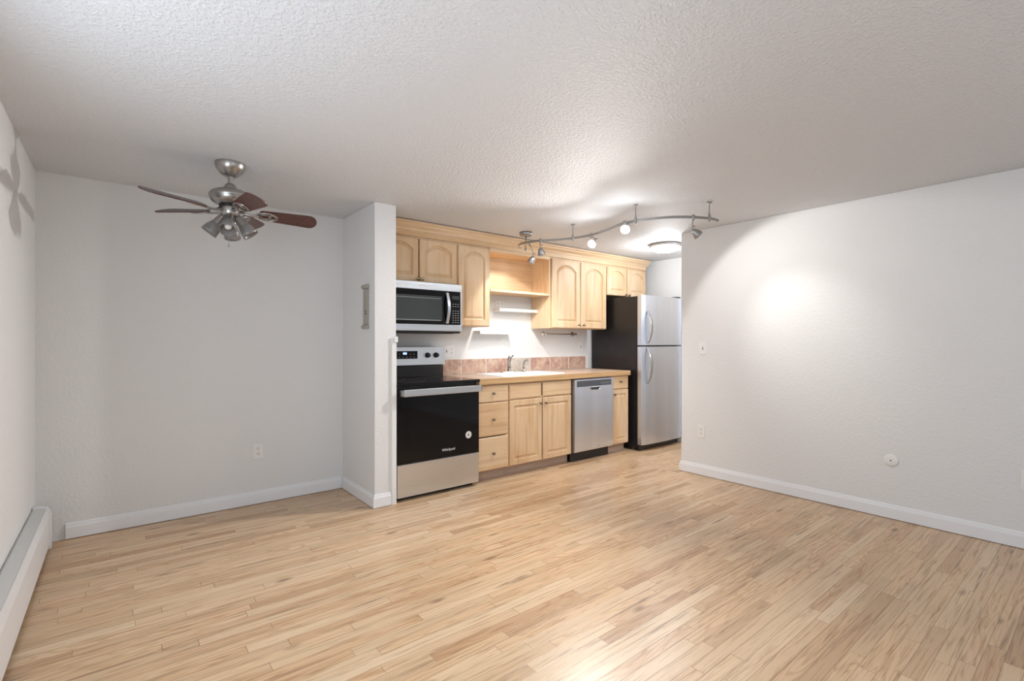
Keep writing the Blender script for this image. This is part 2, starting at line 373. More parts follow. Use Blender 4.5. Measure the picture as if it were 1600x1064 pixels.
# ---------------------------------------------------------------- wall plates
def plate(name, c, face, kind, label, cat, w=.072, hh=.116, group=None):
    """face: 'y' wall plate facing -Y, 'x' facing -X"""
    t_ = thing(name, c, label, cat, group)
    def bx(a0, a1, d0, d1, z0, z1):
        if face == 'y': return B(c[0]+a0, c[0]+a1, c[1]-d1, c[1]-d0, c[2]+z0, c[2]+z1)
        return B(c[0]-d1, c[0]-d0, c[1]+a0, c[1]+a1, c[2]+z0, c[2]+z1)
    bx(-w/2, w/2, 0.0005, .006, -hh/2, hh/2).build('cover_plate', 'white_plastic', t_, .002)
    cs = [0] if w < .1 else [-w/4, w/4]
    for ci, cx in enumerate(cs):
        k = kind if isinstance(kind, str) else kind[ci]
        if k == 'outlet':
            for dz_ in (-.0195, .0195):
                r = bx(cx-.016, cx+.016, .006, .0085, dz_-.0145, dz_+.0145).build('receptacle', 'white_plastic', t_, .003)
                for q in (-.0065, .0065): bx(cx+q-.0015, cx+q+.0015, .0083, .0092, dz_-.001, dz_+.009).build('slot', 'slot_grey', r)
                bx(cx-.0028, cx+.0028, .0083, .0092, dz_-.010, dz_-.005).build('slot', 'slot_grey', r)
        elif k == 'switch':
            bx(cx-.006, cx+.006, .006, .007, -.013, .013).build('switch_slot', 'slot_grey', t_)
            bx(cx-.004, cx+.004, .006, .020, -.002, .010).build('toggle', 'white_plastic', t_, .001)
    return t_
plate('wall_outlet', (.828, YB, .402), 'y', 'outlet', 'white duplex outlet low on the back wall left of the partition', 'outlet')
plate('wall_outlet', (2.535, YB, 1.150), 'y', ('switch', 'outlet'), 'double-gang white wall plate just right of the range control panel', 'outlet', .116)
plate('wall_outlet', (3.163, YB, 1.625), 'y', 'outlet', 'white outlet on the kitchen wall just above the upper white floating shelf', 'outlet', .116)
plate('wall_outlet', (XR, 2.447, .408), 'x', 'outlet', 'white duplex outlet low on the right wall, under the light switch', 'outlet')
plate('light_switch', (4.405, YB, 1.188), 'y', 'switch', 'white switch plate below the towel bar beside the refrigerator', 'switch')
plate('light_switch', (XR, 2.430, 1.183), 'x', 'switch', 'white toggle light switch on the right wall, above the outlet', 'switch')
plate('wall_plate', (XR, .343, .415), 'x', 'outlet', 'white plate on the right wall cut off by the right edge of the photo', 'wall plate')
c = (XR, 1.012, .409)
t_ = thing('cable_cover', c, 'round white blank cover disc low on the right wall', 'cover')
MB().lathe([(0, .009), (.030, .009), (.041, .006), (.044, .0005), (0, .0005)], c, (-1, 0, 0), 40).build('disc', 'white_plastic', t_)
MB().lathe([(0, .0105), (.0045, .0105), (.0045, .009)], c, (-1, 0, 0), 16).build('screw', 'black_plastic', t_)
# door chime panel on the partition
t_ = thing('intercom_panel', (XP, 3.625, 1.51), 'narrow beige intercom panel on the left face of the white partition', 'intercom')
B(XP-.016, XP-.0005, 3.585, 3.665, 1.375, 1.645).build('cover', 'intercom_beige', t_, .004)
for zc, sg in ((1.352, -1), (1.668, 1)):
    poly = [(XP-.0005, zc-.016), (XP-.020, zc-.016), (XP-.030, zc-.004), (XP-.030, zc+.006), (XP-.018, zc+.016), (XP-.0005, zc+.016)]
    if sg > 0: poly = [(a, 2*zc-b) for a, b in poly]
    MB().prism([(a, b-sg*.004) for a, b in poly], 'y', 3.578, 3.672).build('end_piece', 'intercom_beige', t_, .003)
for zc in (1.457, 1.477): MB().lathe([(0, .004), (.0055, .004), (.0065, 0)], (XP-.016, 3.605, zc), (-1, 0, 0), 16).build('button', 'black_plastic', t_)

# ---------------------------------------------------------------- cabinet doors
def outline(x0, x1, z0, z1, rise, y, nb=6, ns=6, na=24):
    """closed loop: bottom left->right, right side up, top (arched by rise) right->left, left side down"""
    P = []; zs = z1-rise
    for i in range(nb): P.append((x0+(x1-x0)*i/nb, y, z0))
    for i in range(ns): P.append((x1, y, z0+(zs-z0)*i/ns))
    hw = (x1-x0)/2; xc = (x0+x1)/2
    if rise > 0: R = (hw*hw+rise*rise)/(2*rise)
    for i in range(na):
        x = x1+(x0-x1)*i/na; z = zs
        if rise > 0: z = (z1-R)+math.sqrt(max(R*R-(x-xc)**2, 0))
        P.append((x, y, z))
    for i in range(ns): P.append((x0, y, zs+(z0-zs)*i/ns))
    return P
def door_panel(x0, x1, z0, z1, yb, arch, parent, name='door', st=.052, m='maple_upright'):
    """raised-panel door, back face at yb, front towards -Y"""
    T = .019; mb = MB(); rise = 0 if not arch else arch
    L = [outline(x0, x1, z0, z1, 0, yb), outline(x0, x1, z0, z1, 0, yb-T+.005), outline(x0+.005, x1-.005, z0+.005, z1-.005, 0, yb-T)]
    def inn(d, y): return outline(x0+st+d, x1-st-d, z0+st+d, z1-st+(.012 if arch else 0)-d, rise*(1-d*3.2), y)
    L += [inn(0, yb-T), inn(.003, yb-T+.012), inn(.009, yb-T+.0150), inn(.034, yb-T+.003), inn(.037, yb-T+.0035)]
    mb.loops(L); return mb.build(name, m, parent)
def drawer_front(x0, x1, z0, z1, yb, parent):
    T = .019; mb = MB()
    def r(d, y): return [(x0+d, y, z0+d), (x1-d, y, z0+d), (x1-d, y, z1-d), (x0+d, y, z1-d)]
    mb.loops([r(0, yb), r(0, yb-T+.007), r(.003, yb-T+.003), r(.008, yb-T)]); return mb.build('drawer', 'maple_level', parent)
def knob(x, y, z, parent, m='knob_metal', r=.014):
    return MB().lathe([(0, .0005), (.007, .0005), (.005, .006), (.005, .012), (r*.9, .016), (r, .021), (r*.8, .026), (0, .028)], (x, y, z), (0, -1, 0), 20).build('knob', m, parent)

YF = 3.505; YC = YF+.019   # base cabinet door fronts / carcass face
KB = 'base cabinets under the counter'
def base_cab(x0, x1, label, floor_kick=True):
    t_ = thing('base_cabinet', ((x0+x1)/2, YC, 0), label, 'cabinet', KB)
    c = MB(); c.box(x0, x0+.018, YC+.02, YB-.005, .0955, .862); c.box(x1-.018, x1, YC+.02, YB-.005, .0955, .862); c.box(x0, x0+.018, YC+.067, YB-.005, 0, .0955); c.box(x1-.018, x1, YC+.067, YB-.005, 0, .0955)
    c.box(x0+.018, x1-.018, YC+.02, YB-.005, .10, .118); c.box(x0+.018, x1-.018, YB-.02, YB-.005, .118, .862)
    c.build('carcass', 'maple_upright', t_)
    f = MB(); w_ = .022
    f.box(x0, x0+w_, YC+.0005, YC+.02, .095, .862).box(x1-w_, x1, YC+.0005, YC+.02, .095, .862).box(x0+w_, x1-w_, YC+.0005, YC+.02, .838, .862).box(x0+w_, x1-w_, YC+.0005, YC+.02, .095, .115).box(x0+w_, x1-w_, YC+.0005, YC+.02, .69, .72)
    f.build('face_frame', 'maple_upright', t_)
    B(x0, x1, YC+.052, YC+.066, 0.0, .0945).build('toe_kick', 'toe_kick_wood', t_)
    return t_
m = mat('toe_kick_wood', (.42, .31, .24), .55); t = NT(m); o = t.obj(); n = t.noise(t.scale(o, 2, 30, 30), 1, 3); t.ln(t.ramp(n, [(.3, (.36, .26, .20)), (.7, (.50, .38, .30))]), t.b.inputs['Base Color'])
cb = base_cab(2.435, 2.782, 'maple base cabinet with three stacked drawers right of the range')
for z0, z1, zk in ((.705, .855, .782), (.402, .697, .549), (.100, .392, .246)):
    d = drawer_front(2.440, 2.779, z0, z1, YC, cb); knob(2.600, YF, zk, d)
cb = base_cab(2.784, 3.606, 'maple sink base cabinet with two raised-panel doors under two false drawers')
drawer_front(2.796, 3.188, .712, .855, YC, cb); drawer_front(3.208, 3.598, .712, .855, YC, cb)
d = door_panel(2.796, 3.194, .100, .700, YC, 0, cb, st=.05); knob(3.166, YF, .652, d)
d = door_panel(3.208, 3.598, .100, .700, YC, 0, cb, st=.05); knob(3.232, YF, .650, d)
cb = base_cab(4.236, 4.525, 'narrow maple base cabinet with one drawer and door between dishwasher and refrigerator')
d = drawer_front(4.250, 4.520, .716, .862, YC, cb); knob(4.372, YF, .797, d)
d = door_panel(4.250, 4.520, .106, .708, YC, 0, cb, st=.045); knob(4.268, YF, .659, d)

# ---------------------------------------------------------------- countertop, sink, faucet, backsplash
ct = thing('countertop', (3.48, 3.8, .864), 'tan laminate countertop with oak front edge above the base cabinets', 'countertop')
sx0, sx1, sy0, sy1 = 2.78, 3.60, 3.585, 4.065
c = MB(); cx0, cx1, cy0, cy1 = 2.437, 4.530, 3.500, YB-.004
c.box(cx0, sx0+.02, cy0, cy1, .865, .915).box(sx1-.02, cx1-.018, cy0, cy1, .865, .915).box(sx0+.02, sx1-.02, cy0, sy0+.02, .865, .915).box(sx0+.02, sx1-.02, sy1-.02, cy1, .865, .915)
c.build('slab', 'countertop_laminate', ct)
B(cx0, cx1, 3.481, 3.4995, .865, .917).box(cx1-.0175, cx1, 3.4995, cy1, .865, .917).build('edge_strip', 'counter_edge_oak', ct, .002)
sk = thing('kitchen_sink', ((sx0+sx1)/2, (sy0+sy1)/2, .915), 'white enamel double-bowl drop-in sink set in the countertop', 'sink')
def rr(x0, x1, y0, y1, z, r, n=5):
    P = []
    for cx, cy, a0 in ((x1-r, y0+r, -PI/2), (x1-r, y1-r, 0), (x0+r, y1-r, PI/2), (x0+r, y0+r, PI)):
        for i in range(n): a = a0+PI/2*i/(n-1); P.append((cx+r*math.cos(a), cy+r*math.sin(a), z))
    return P
rim = MB(); rim.loops([rr(sx0, sx1, sy0, sy1, .9155, .03), rr(sx0+.004, sx1-.004, sy0+.004, sy1-.004, .925, .028), rr(sx0+.015, sx1-.015, sy0+.015, sy1-.015, .927, .025), rr(sx0+.028, sx1-.028, sy0+.028, sy1-.028, .924, .022)], False, False, True)
rim.build('rim', 'sink_enamel', sk)
dk = MB(); xm = (sx0+sx1)/2
bowls = ((sx0+.035, xm-.012, sy0+.035, sy1-.09), (xm+.012, sx1-.035, sy0+.035, sy1-.09))
X = [sx0+.028, bowls[0][0], bowls[0][1], bowls[1][0], bowls[1][1], sx1-.028]; Yv = [sy0+.028, sy0+.035, sy1-.09, sy1-.028]
for i in range(5):
    for j in range(3):
        if j == 1 and i in (1, 3): continue
        dk.box(X[i], X[i+1], Yv[j], Yv[j+1], .9165, .9235)
dk.build('deck', 'sink_enamel', sk)
for bx0, bx1, by0, by1 in bowls:
    MB().loops([rr(bx0, bx1, by0, by1, .9235, .003), rr(bx0+.006, bx1-.006, by0+.006, by1-.006, .915, .02), rr(bx0+.016, bx1-.016, by0+.016, by1-.016, .76, .04), rr(bx0+.05, bx1-.05, by0+.05, by1-.05, .745, .04)], False, True, True).build('bowl', 'sink_enamel', sk)
fc = thing('kitchen_faucet', (3.20, 4.025, .925), 'dark metal single-lever faucet standing on the back rim of the sink', 'faucet')
fxx, fyy = 3.20, 4.025
MB().loops([rr(fxx-.11, fxx+.07, fyy-.024, fyy+.024, .9242, .02), rr(fxx-.105, fxx+.065, fyy-.02, fyy+.02, .933, .018)]).build('base_plate', 'faucet_metal', fc)
MB().tube([(fxx, fyy, .933), (fxx, fyy, .975), (fxx-.003, fyy, 1.0)], [.020, .017, .014], 16).build('body', 'faucet_metal', fc)
MB().tube([(fxx-.002, fyy, .96), (fxx-.012, fyy-.01, 1.01), (fxx-.03, fyy-.03, 1.06), (fxx-.05, fyy-.06, 1.085), (fxx-.068, fyy-.09, 1.088), (fxx-.078, fyy-.11, 1.075)], [.013, .012, .011, .0105, .011, .013], 14).build('spout', 'faucet_metal', fc)
MB().tube([(fxx+.004, fyy, .995), (fxx+.012, fyy, 1.04), (fxx+.03, fyy, 1.075), (fxx+.052, fyy, 1.098)], [.009, .007, .007, .009], 12).build('lever', 'faucet_metal', fc)
fc = thing('side_sprayer', (3.40, 4.025, .925), 'small dark metal side sprayer right of the kitchen faucet', 'sprayer')
MB().lathe([(0, -.0005), (.020, 0), (.020, .006), (.012, .012), (.011, .04), (0, .041)], (3.40, 4.025, .925), (0, 0, 1), 20).build('holder', 'faucet_metal', fc)
MB().tube([(3.40, 4.025, .965), (3.398, 4.022, 1.00), (3.400, 4.01, 1.03), (3.412, 3.995, 1.045), (3.425, 3.985, 1.040)], [.010, .011, .013, .014, .011], 14).build('spray_head', 'faucet_metal', fc)
bs = thing('backsplash', (3.45, YB, .917), 'row of mottled slate-look tiles along the kitchen wall above the counter', 'backsplash')
B(2.412, 4.512, YB-.006, YB-.0005, .9175, 1.072).build('grout_bed', 'grout', bs)
tl = MB(); xk = 2.372
for k in range(7):
    a = max(xk+k*.304+.005, 2.415); b_ = min(xk+(k+1)*.304-.005, 4.487); tl.box(a, b_, YB-.010, YB-.006, .922, 1.066)
o = tl.build('tile_row', 'slate_tile', bs, .0015); 
B(4.493, 4.520, YB-.016, YB-.0065, .9175, 1.072).build('end_strip', 'white_paint_gloss', bs)

# ---------------------------------------------------------------- upper cabinets
YU = 3.83; YUC = YU+.019; ZT = 2.150
UB = 'wall cabinets along the kitchen ceiling'
def wall_cab(x0, x1, z0, label):
    t_ = thing('wall_cabinet', ((x0+x1)/2, YB, z0), label, 'cabinet', UB)
    c = MB(); c.box(x0, x0+.016, YUC+.0005, YB-.001, z0, ZT+.01).box(x1-.016, x1, YUC+.0005, YB-.001, z0, ZT+.01)
    c.box(x0+.016, x1-.016, YUC+.0005, YB-.001, z0+.004, z0+.020).box(x0+.016, x1-.016, YUC+.0005, YB-.001, ZT-.006, ZT+.01).box(x0+.016, x1-.016, YB-.012, YB-.001, z0+.02, ZT-.006)
    c.box(x0+.016, x0+.03, YUC+.0005, YUC+.019, z0+.02, ZT-.006).box(x1-.03, x1-.016, YUC+.0005, YUC+.019, z0+.02, ZT-.006)
    c.build('carcass', 'maple_upright', t_); return t_
cb = wall_cab(1.662, 2.434, 1.760, 'short maple wall cabinet with two arched doors above the microwave')
d = door_panel(1.668, 2.035, 1.768, 2.143, YUC, .055, cb); knob(2.020, YU, 1.790, d, 'brass')
d = door_panel(2.047, 2.428, 1.768, 2.143, YUC, .055, cb); knob(2.064, YU, 1.790, d, 'brass')
cb = wall_cab(2.436, 2.812, 1.388, 'tall maple wall cabinet with a single arched door right of the microwave')
door_panel(2.448, 2.806, 1.394, 2.143, YUC, .060, cb, st=.058)
cb = wall_cab(3.606, 4.530, 1.390, 'tall maple wall cabinet with two arched doors left of the refrigerator')
d = door_panel(3.640, 4.078, 1.396, 2.143, YUC, .070, cb, st=.066); knob(4.045, YU, 1.432, d)
d = door_panel(4.088, 4.524, 1.396, 2.143, YUC, .070, cb, st=.066); knob(4.122, YU, 1.432, d)
cb = wall_cab(4.532, 5.300, 1.800, 'short maple wall cabinet with two arched doors above the refrigerator')
d = door_panel(4.542, 4.908, 1.806, 2.143, YUC, .060, cb); knob(4.880, YU, 1.822, d)
d = door_panel(4.922, 5.292, 1.806, 2.143, YUC, .060, cb); knob(4.948, YU, 1.822, d)
sh = thing('open_shelf_unit', (3.209, YB, 1.735), 'open maple shelf box between the tall wall cabinets above the sink', 'shelf')
B(2.8135, 3.6045, YU, YB-.0015, 1.735, 1.757).build('shelf_board', 'maple_level', sh, .002)
B(2.8135, 3.6045, YU+.01, YB-.0015, 2.125, 2.1600).build('top_board', 'maple_level', sh)
B(2.8135, 3.6045, YB-.012, YB-.0015, 1.7575, 2.1245).build('back_board', 'maple_level', sh)
cr = thing('crown_molding', (3.48, YU, 2.161), 'pale maple crown molding along the top of the wall cabinets', 'molding')
B(1.662, 5.300, YU+.002, YU+.019, 2.1605, 2.225).build('frieze_board', 'maple_level', cr)
pf = [(YU+.002, 2.205), (YU-.006, 2.209), (YU-.008, 2.220), (YU-.022, 2.232), (YU-.036, 2.243), (YU-.040, 2.256), (YU-.052, 2.262), (YU-.054, 2.280), (YU+.002, 2.280)]
MB().prism(pf, 'x', 1.662, 5.330).build('crown_strip', 'maple_level', cr)
B(5.302, 5.330, YU+.0025, YB-.002, 2.205, 2.280).build('crown_return', 'maple_level', cr)
B(1.662, 5.300, YU+.0195, YB-.002, 2.2, 2.215).build('cap_board', 'maple_level', cr)
# floating shelves
tag(B(3.075, 3.6045, YB-.118, YB-.0005, 1.562, 1.594).build('floating_shelf', 'white_paint_gloss', None, .002), 'upper small white floating shelf under the open maple shelf box', 'shelf', 'white floating shelves over the sink')
tag(B(2.826, 3.272, YB-.118, YB-.0005, 1.320, 1.356).build('floating_shelf', 'white_paint_gloss', None, .002), 'lower small white floating shelf just above the sink faucet', 'shelf', 'white floating shelves over the sink')
tb = thing('towel_bar', (4.03, YB, 1.334), 'slim dark metal towel bar under the tall wall cabinet by the refrigerator', 'towel bar')
for x in (3.79, 4.265):
    MB().lathe([(.026, .0005), (.026, .006), (.014, .012), (.009, .016), (.009, .045), (.013, .048), (.013, .062), (0, .064)], (x, YB, 1.334), (0, -1, 0), 20).build('bracket', 'chrome' if x < 4 else 'faucet_metal', tb)
MB().tube([(3.79, YB-.054, 1.334), (4.265, YB-.054, 1.334)], .006, 12).build('rod', 'faucet_metal', tb)

# ---------------------------------------------------------------- microwave
mx0, mx1, my = 1.665, 2.425, 3.735
mw = thing('microwave', (2.04, YB, 1.32), 'stainless over-the-range microwave with black glass door', 'microwave')
B(mx0+.004, mx1-.004, my+.03, YB-.002, 1.318, 1.7585).build('body', 'black_plastic', mw)
B(mx0, mx1, my+.004, my+.0295, 1.690, 1.757).build('top_band', 'stainless', mw, .003)
B(mx0, mx1, my+.002, my+.0295, 1.336, 1.393).build('bottom_band', 'stainless', mw, .003)
B(mx1-.018, mx1, my+.003, my+.0295, 1.3935, 1.6895).build('side_band', 'stainless', mw)
dr = B(mx0, 2.300, my, my+.029, 1.3935, 1.6895).build('door', 'black_glass', mw, .002)
B(mx0+.05, 2.215, my-.0012, my-.0002, 1.425, 1.640).build('door_window', 'window_mesh', dr, .0)
wl = MB(); wl.box(mx0+.05, 2.20, my-.0024, my-.0013, 1.427, 1.432).box(mx0+.05, 2.20, my-.0024, my-.0013, 1.618, 1.621)
wl.build('window_trim', 'panel_print', dr)
hp = [(2.262-.0, my-.012-.034*math.sin(PI*i/12), 1.405+.272*i/12) for i in range(13)]
hb = MB(); lp = []
for i, (x, y_, z) in enumerate(hp):
    lp.append([(x-.013, y_, z), (x+.013, y_, z), (x+.013, y_+.010, z), (x-.013, y_+.010, z)])
hb.loops(lp, smooth=False); hb.box(2.252, 2.272, my-.014, my, 1.405, 1.425).box(2.252, 2.272, my-.014, my, 1.657, 1.677)
hb.build('handle', 'stainless_v', dr, .001)
cp = B(2.301, mx1-.0185, my, my+.029, 1.3935, 1.6895).build('control_panel', 'black_glass', mw, .001)
for r in range(9):
    if r == 6: continue
    for q in range(3): B(2.322+q*.026, 2.335+q*.026, my-.0012, my-.0002, 1.412+r*.0205, 1.4175+r*.0205).build('key', 'panel_print', cp)
B(2.318, 2.392, my-.0012, my-.0002, 1.622, 1.652).build('display', 'window_mesh', cp)
text('Whirlpool', 'logo', .026, (2.045, my+.0034, 1.726), 'logo_silver', mw)
B(mx0+.01, mx1-.06, my+.05, my+.20, 1.3135, 1.3175).build('vent_grille', 'slot_grey', mw)

# ---------------------------------------------------------------- range
rg0, rg1, ry = 1.664, 2.424, 3.468
rg = thing('kitchen_range', (2.04, 3.8, 0), 'stainless and black electric range between the partition and drawers', 'stove')
B(rg0+.002, rg1-.002, ry+.045, YB-.03, .03, .895).build('body', 'black_enamel', rg)
B(rg0+.03, rg1-.03, ry+.06, YB-.08, 0.0, .03).build('base', 'black_plastic', rg)
B(rg0, rg1, ry+.004, ry+.044, .032, .288).build('storage_drawer', 'stainless', rg, .004)
od = B(rg0, rg1, ry, ry+.043, .300, .868).build('oven_door', 'black_glass', rg, .003)
B(rg0+.09, rg1-.09, ry-.0012, ry-.0002, .42, .74).build('door_window', 'black_glass', od)
B(rg0, rg1, ry-.002, ry+.043, .290, .2985).build('door_bottom_trim', 'black_plastic', od)
hd = B(rg0+.03, rg1-.012, ry-.052, ry-.036, .818, .872).build('handle', 'stainless', od, .004)
B(rg0+.012, rg0+.0295, ry-.050, ry-.0005, .822, .868).build('handle_bracket', 'nickel', od, .002)
B(rg1-.0115, rg1, ry-.050, ry-.0005, .822, .868).build('handle_bracket', 'nickel', od, .002)
cooktop = MB().box(rg0-.001, rg1+.004, ry-.012, YB-.10, .896, .920)
cooktop.build('cooktop', 'cooktop_glass', rg, .004)
for cx, cy, r in ((1.86, 3.62, .11), (2.23, 3.62, .085), (1.86, 3.88, .075), (2.23, 3.88, .10)):
    MB().lathe([(r, .9203), (r, .9207), (r-.003, .9207), (r-.003, .9203)], (cx, cy, 0), (0, 0, 1), 40, True).build('burner_ring', 'slot_grey', rg)
bgp = MB().prism([(YB-.099, .9205), (YB-.099, 1.012), (YB-.092, 1.025), (YB-.03, 1.025), (YB-.03, .9205)], 'x', rg0+.004, 2.410)
bgp.build('backguard', 'black_enamel', rg, .002)
bgs = MB().prism([(YB-.112, 1.028), (YB-.104, 1.196), (YB-.03, 1.200), (YB-.03, 1.028)], 'x', rg0, 2.424)
cpn = bgs.build('control_panel', 'stainless', rg, .003)
def fy_(z): return YB-.112+(z-1.028)/(1.196-1.028)*.008
B(1.78, 2.13, fy_(1.12)-.0050, fy_(1.12)-.0005, 1.088, 1.158).build('display_panel', 'black_glass', cpn)
B(1.985, 2.022, fy_(1.12)-.0062, fy_(1.12)-.0052, 1.127, 1.146).build('clock', 'display_blue', cpn)
for i in range(9):
    for j in range(2):
        if i in (5, 6) and j: continue
        B(1.80+i*.036, 1.812+i*.036, fy_(1.12)-.0060, fy_(1.12)-.0052, 1.102+j*.026, 1.1055+j*.026).build('touch_key', 'panel_print', cpn)
for x in (1.70, 1.745, 2.235, 2.325):
    MB().lathe([(.025, .0005), (.025, .006), (.021, .009), (.020, .027), (.017, .030), (0, .030)], (x, fy_(1.118)-.001, 1.118), (0, -1, 0), 24).box(x-.004, x+.004, fy_(1.118)-.037, fy_(1.118)-.029, 1.100, 1.136).build('burner_knob', 'black_plastic', cpn)
text('Whirlpool', 'logo', .030, (2.118, ry-.0006, .354), 'logo_silver', od)
o = MB().lathe([(0, .0012), (.030, .0012), (.030, 0)], (2.315, ry-.0003, .452), (0, -1, 0), 32, True).build('energy_sticker', 'sticker_white', od)
MB().lathe([(.019, .0018), (.0215, .0018), (.0215, .0012)], (2.315, ry-.0003, .452), (0, -1, 0), 32, True).box(2.310, 2.321, ry-.0022, ry-.0015, .442, .462).box(2.305, 2.312, ry-.0022, ry-.0015, .447, .458).build('sticker_print', 'slot_grey', o)

# ---------------------------------------------------------------- dishwasher
dw0, dw1, dwy = 3.614, 4.228, 3.478
dw = thing('dishwasher', (3.92, 3.8, 0), 'stainless dishwasher between the sink cabinet and narrow cabinet', 'dishwasher')
B(dw0+.004, dw1-.004, dwy+.05, YB-.03, .10, .862).build('tub', 'black_plastic', dw)
B(dw0+.01, dw1-.004, dwy+.075, dwy+.09, 0.0, .10).build('toe_panel', 'black_plastic', dw)
prof = [(dwy+.049, .105), (dwy+.012, .105), (dwy+.004, .13), (dwy, .30), (dwy-.002, .5), (dwy, .68), (dwy+.004, .775), (dwy+.049, .775)]
ddo = MB().prism(prof, 'x', dw0+.010, dw1).build('door', 'stainless_v', dw, .003)
rim_ = MB().box(dw0+.010, dw1, dwy+.004, dwy+.049, .838, .853).box(dw0+.010, dw0+.040, dwy+.004, dwy+.049, .7755, .838).box(dw1-.035, dw1, dwy+.004, dwy+.049, .7755, .838)
rim_.build('panel_surround', 'stainless_v', dw)
m_ = mat('control_slate', (.10, .11, .13), .3, .3)
cpl = B(dw0+.0405, dw1-.0355, dwy+.007, dwy+.049, .7755, .8375).build('control_panel', 'control_slate', dw)
for i in range(6): B(4.03+i*.024, 4.042+i*.024, dwy+.0058, dwy+.0068, .800, .806).build('button', 'panel_print', cpl)
hp = MB(); lp = []
def hs(d, y): return [(3.925-.085+d, y, .765-d*.3), (3.925+.085-d, y, .765-d*.3), (3.925+.068-d, y, .732+d), (3.925-.068+d, y, .732+d)]
MB().loops([hs(0, dwy+.004), hs(0, dwy-.008), hs(.006, dwy-.010), hs(.010, dwy-.003)]).build('handle_pocket', 'chrome', ddo, .001)
MB().loops([hs(.012, dwy-.0025), hs(.012, dwy-.0045)]).build('handle_recess', 'black_plastic', ddo)
text('Whirlpool', 'logo', .016, (3.98, dwy+.0035, .142), 'panel_print', ddo)
B(4.152, 4.178, dwy+.0030, dwy+.0044, .128, .160).build('badge', 'sticker_white', ddo)
B(4.160, 4.170, dwy+.0020, dwy+.0029, .134, .152).build('badge_print', 'slot_grey', ddo)

# ---------------------------------------------------------------- refrigerator
fx0, fx1, fy0 = 4.600, 5.400, 3.365
fr = thing('refrigerator', (5.0, 3.8, 0), 'tall top-freezer refrigerator with stainless doors and black sides', 'refrigerator')
B(fx0, fx1, 3.450, 4.128, .03, 1.762).build('cabinet_body', 'black_enamel', fr, .003)
g = MB().box(fx0, fx1-.03, 3.417, 3.449, .012, .068)
g.build('base_grille', 'black_plastic', fr, .003)
for x in (fx0+.02, fx1-.075):
    MB().lathe([(0, 0), (.0155, 0), (.0155, .03), (0, .03)], (x, 3.52, .0155), (1, 0, 0), 20).build('wheel', 'slot_grey', fr)
def fdoor(z0, z1, name):
    n = 14; P = []
    yb = 3.441
    front = []
    for i in range(n+1):
        u = i/n; x = fx0+(fx1-fx0)*u
        front.append((x, fy0+.010-.016*math.sin(PI*u)**.8 if 0 < u < 1 else fy0+.020))
    poly = [(fx0, yb)]+front+[(fx1, yb)]
    o = MB().prism(poly, 'z', z0, z1).build(name, 'stainless_v', fr, .003)
    return o
fd = fdoor(1.202, 1.774, 'freezer_door'); md = fdoor(.072, 1.188, 'fresh_food_door')
B(fx0+.006, fx1-.006, 3.4415, 3.4495, .075, 1.768).build('door_gasket', 'black_plastic', fr)
def fhandle(z0, z1, parent, up):
    pts = []; n = 16; lp = []
    for i in range(n+1):
        u = i/n; z = z0+(z1-z0)*u
        b = math.sin(PI*u)**.75 if 0 < u < 1 else 0
        y_ = fy0-.006-.060*b; w_ = .014+.005*b
        lp.append([(4.684-w_, y_, z), (4.684+w_, y_, z), (4.684+w_*.9, y_+.014, z), (4.684-w_*.9, y_+.014, z)])
    MB().loops(lp).box(4.676, 4.692, fy0-.010, fy0+.002, z0, z0+.03).box(4.676, 4.692, fy0-.010, fy0+.002, z1-.03, z1).build('handle', 'handle_silver', parent, .003)
m_ = mat('handle_silver', (.55, .57, .60), .18, 1)
fhandle(1.225, 1.590, fd, 1); fhandle(.765, 1.180, md, 0)
B(fx1-.10, fx1-.02, fy0+.02, 3.465, 1.7745, 1.792).build('hinge_cover', 'black_plastic', fr, .003)

# ---------------------------------------------------------------- ceiling fan
fcx, fcy = .505, 3.268
fn = thing('ceiling_fan', (fcx, fcy, H), 'brushed nickel five-blade ceiling fan with a glass-shaded light kit', 'ceiling fan')
MB().lathe([(.080, 2.2875), (.081, 2.275), (.074, 2.252), (.070, 2.246), (.062, 2.236), (.050, 2.222), (.034, 2.210), (.0, 2.208)], (fcx, fcy, 0)).build('canopy', 'nickel', fn)
MB().lathe([(.0125, 2.209), (.0125, 2.15)], (fcx, fcy, 0), n=20).build('downrod', 'nickel', fn)
MB().lathe([(.0, 2.168), (.018, 2.168), (.026, 2.162), (.034, 2.146), (.040, 2.128), (.044, 2.120)], (fcx, fcy, 0)).build('coupler', 'nickel', fn)
MB().lathe([(.0, 2.136), (.045, 2.134), (.080, 2.126), (.102, 2.112), (.110, 2.096), (.110, 2.086), (.106, 2.082), (.106, 2.076), (.098, 2.062), (.080, 2.048), (.060, 2.041), (0, 2.040)], (fcx, fcy, 0), n=48).build('motor_housing', 'nickel', fn)
MB().lathe([(0, 2.0405), (.058, 2.0405), (.058, 2.030), (0, 2.030)], (fcx, fcy, 0)).build('flywheel', 'black_plastic', fn)
MB().lathe([(.050, 2.0295), (.052, 2.022), (.052, 1.992), (.046, 1.980), (.022, 1.974), (0, 1.974)], (fcx, fcy, 0)).build('switch_housing', 'nickel', fn)
BL = 2.008
A0 = -10.8
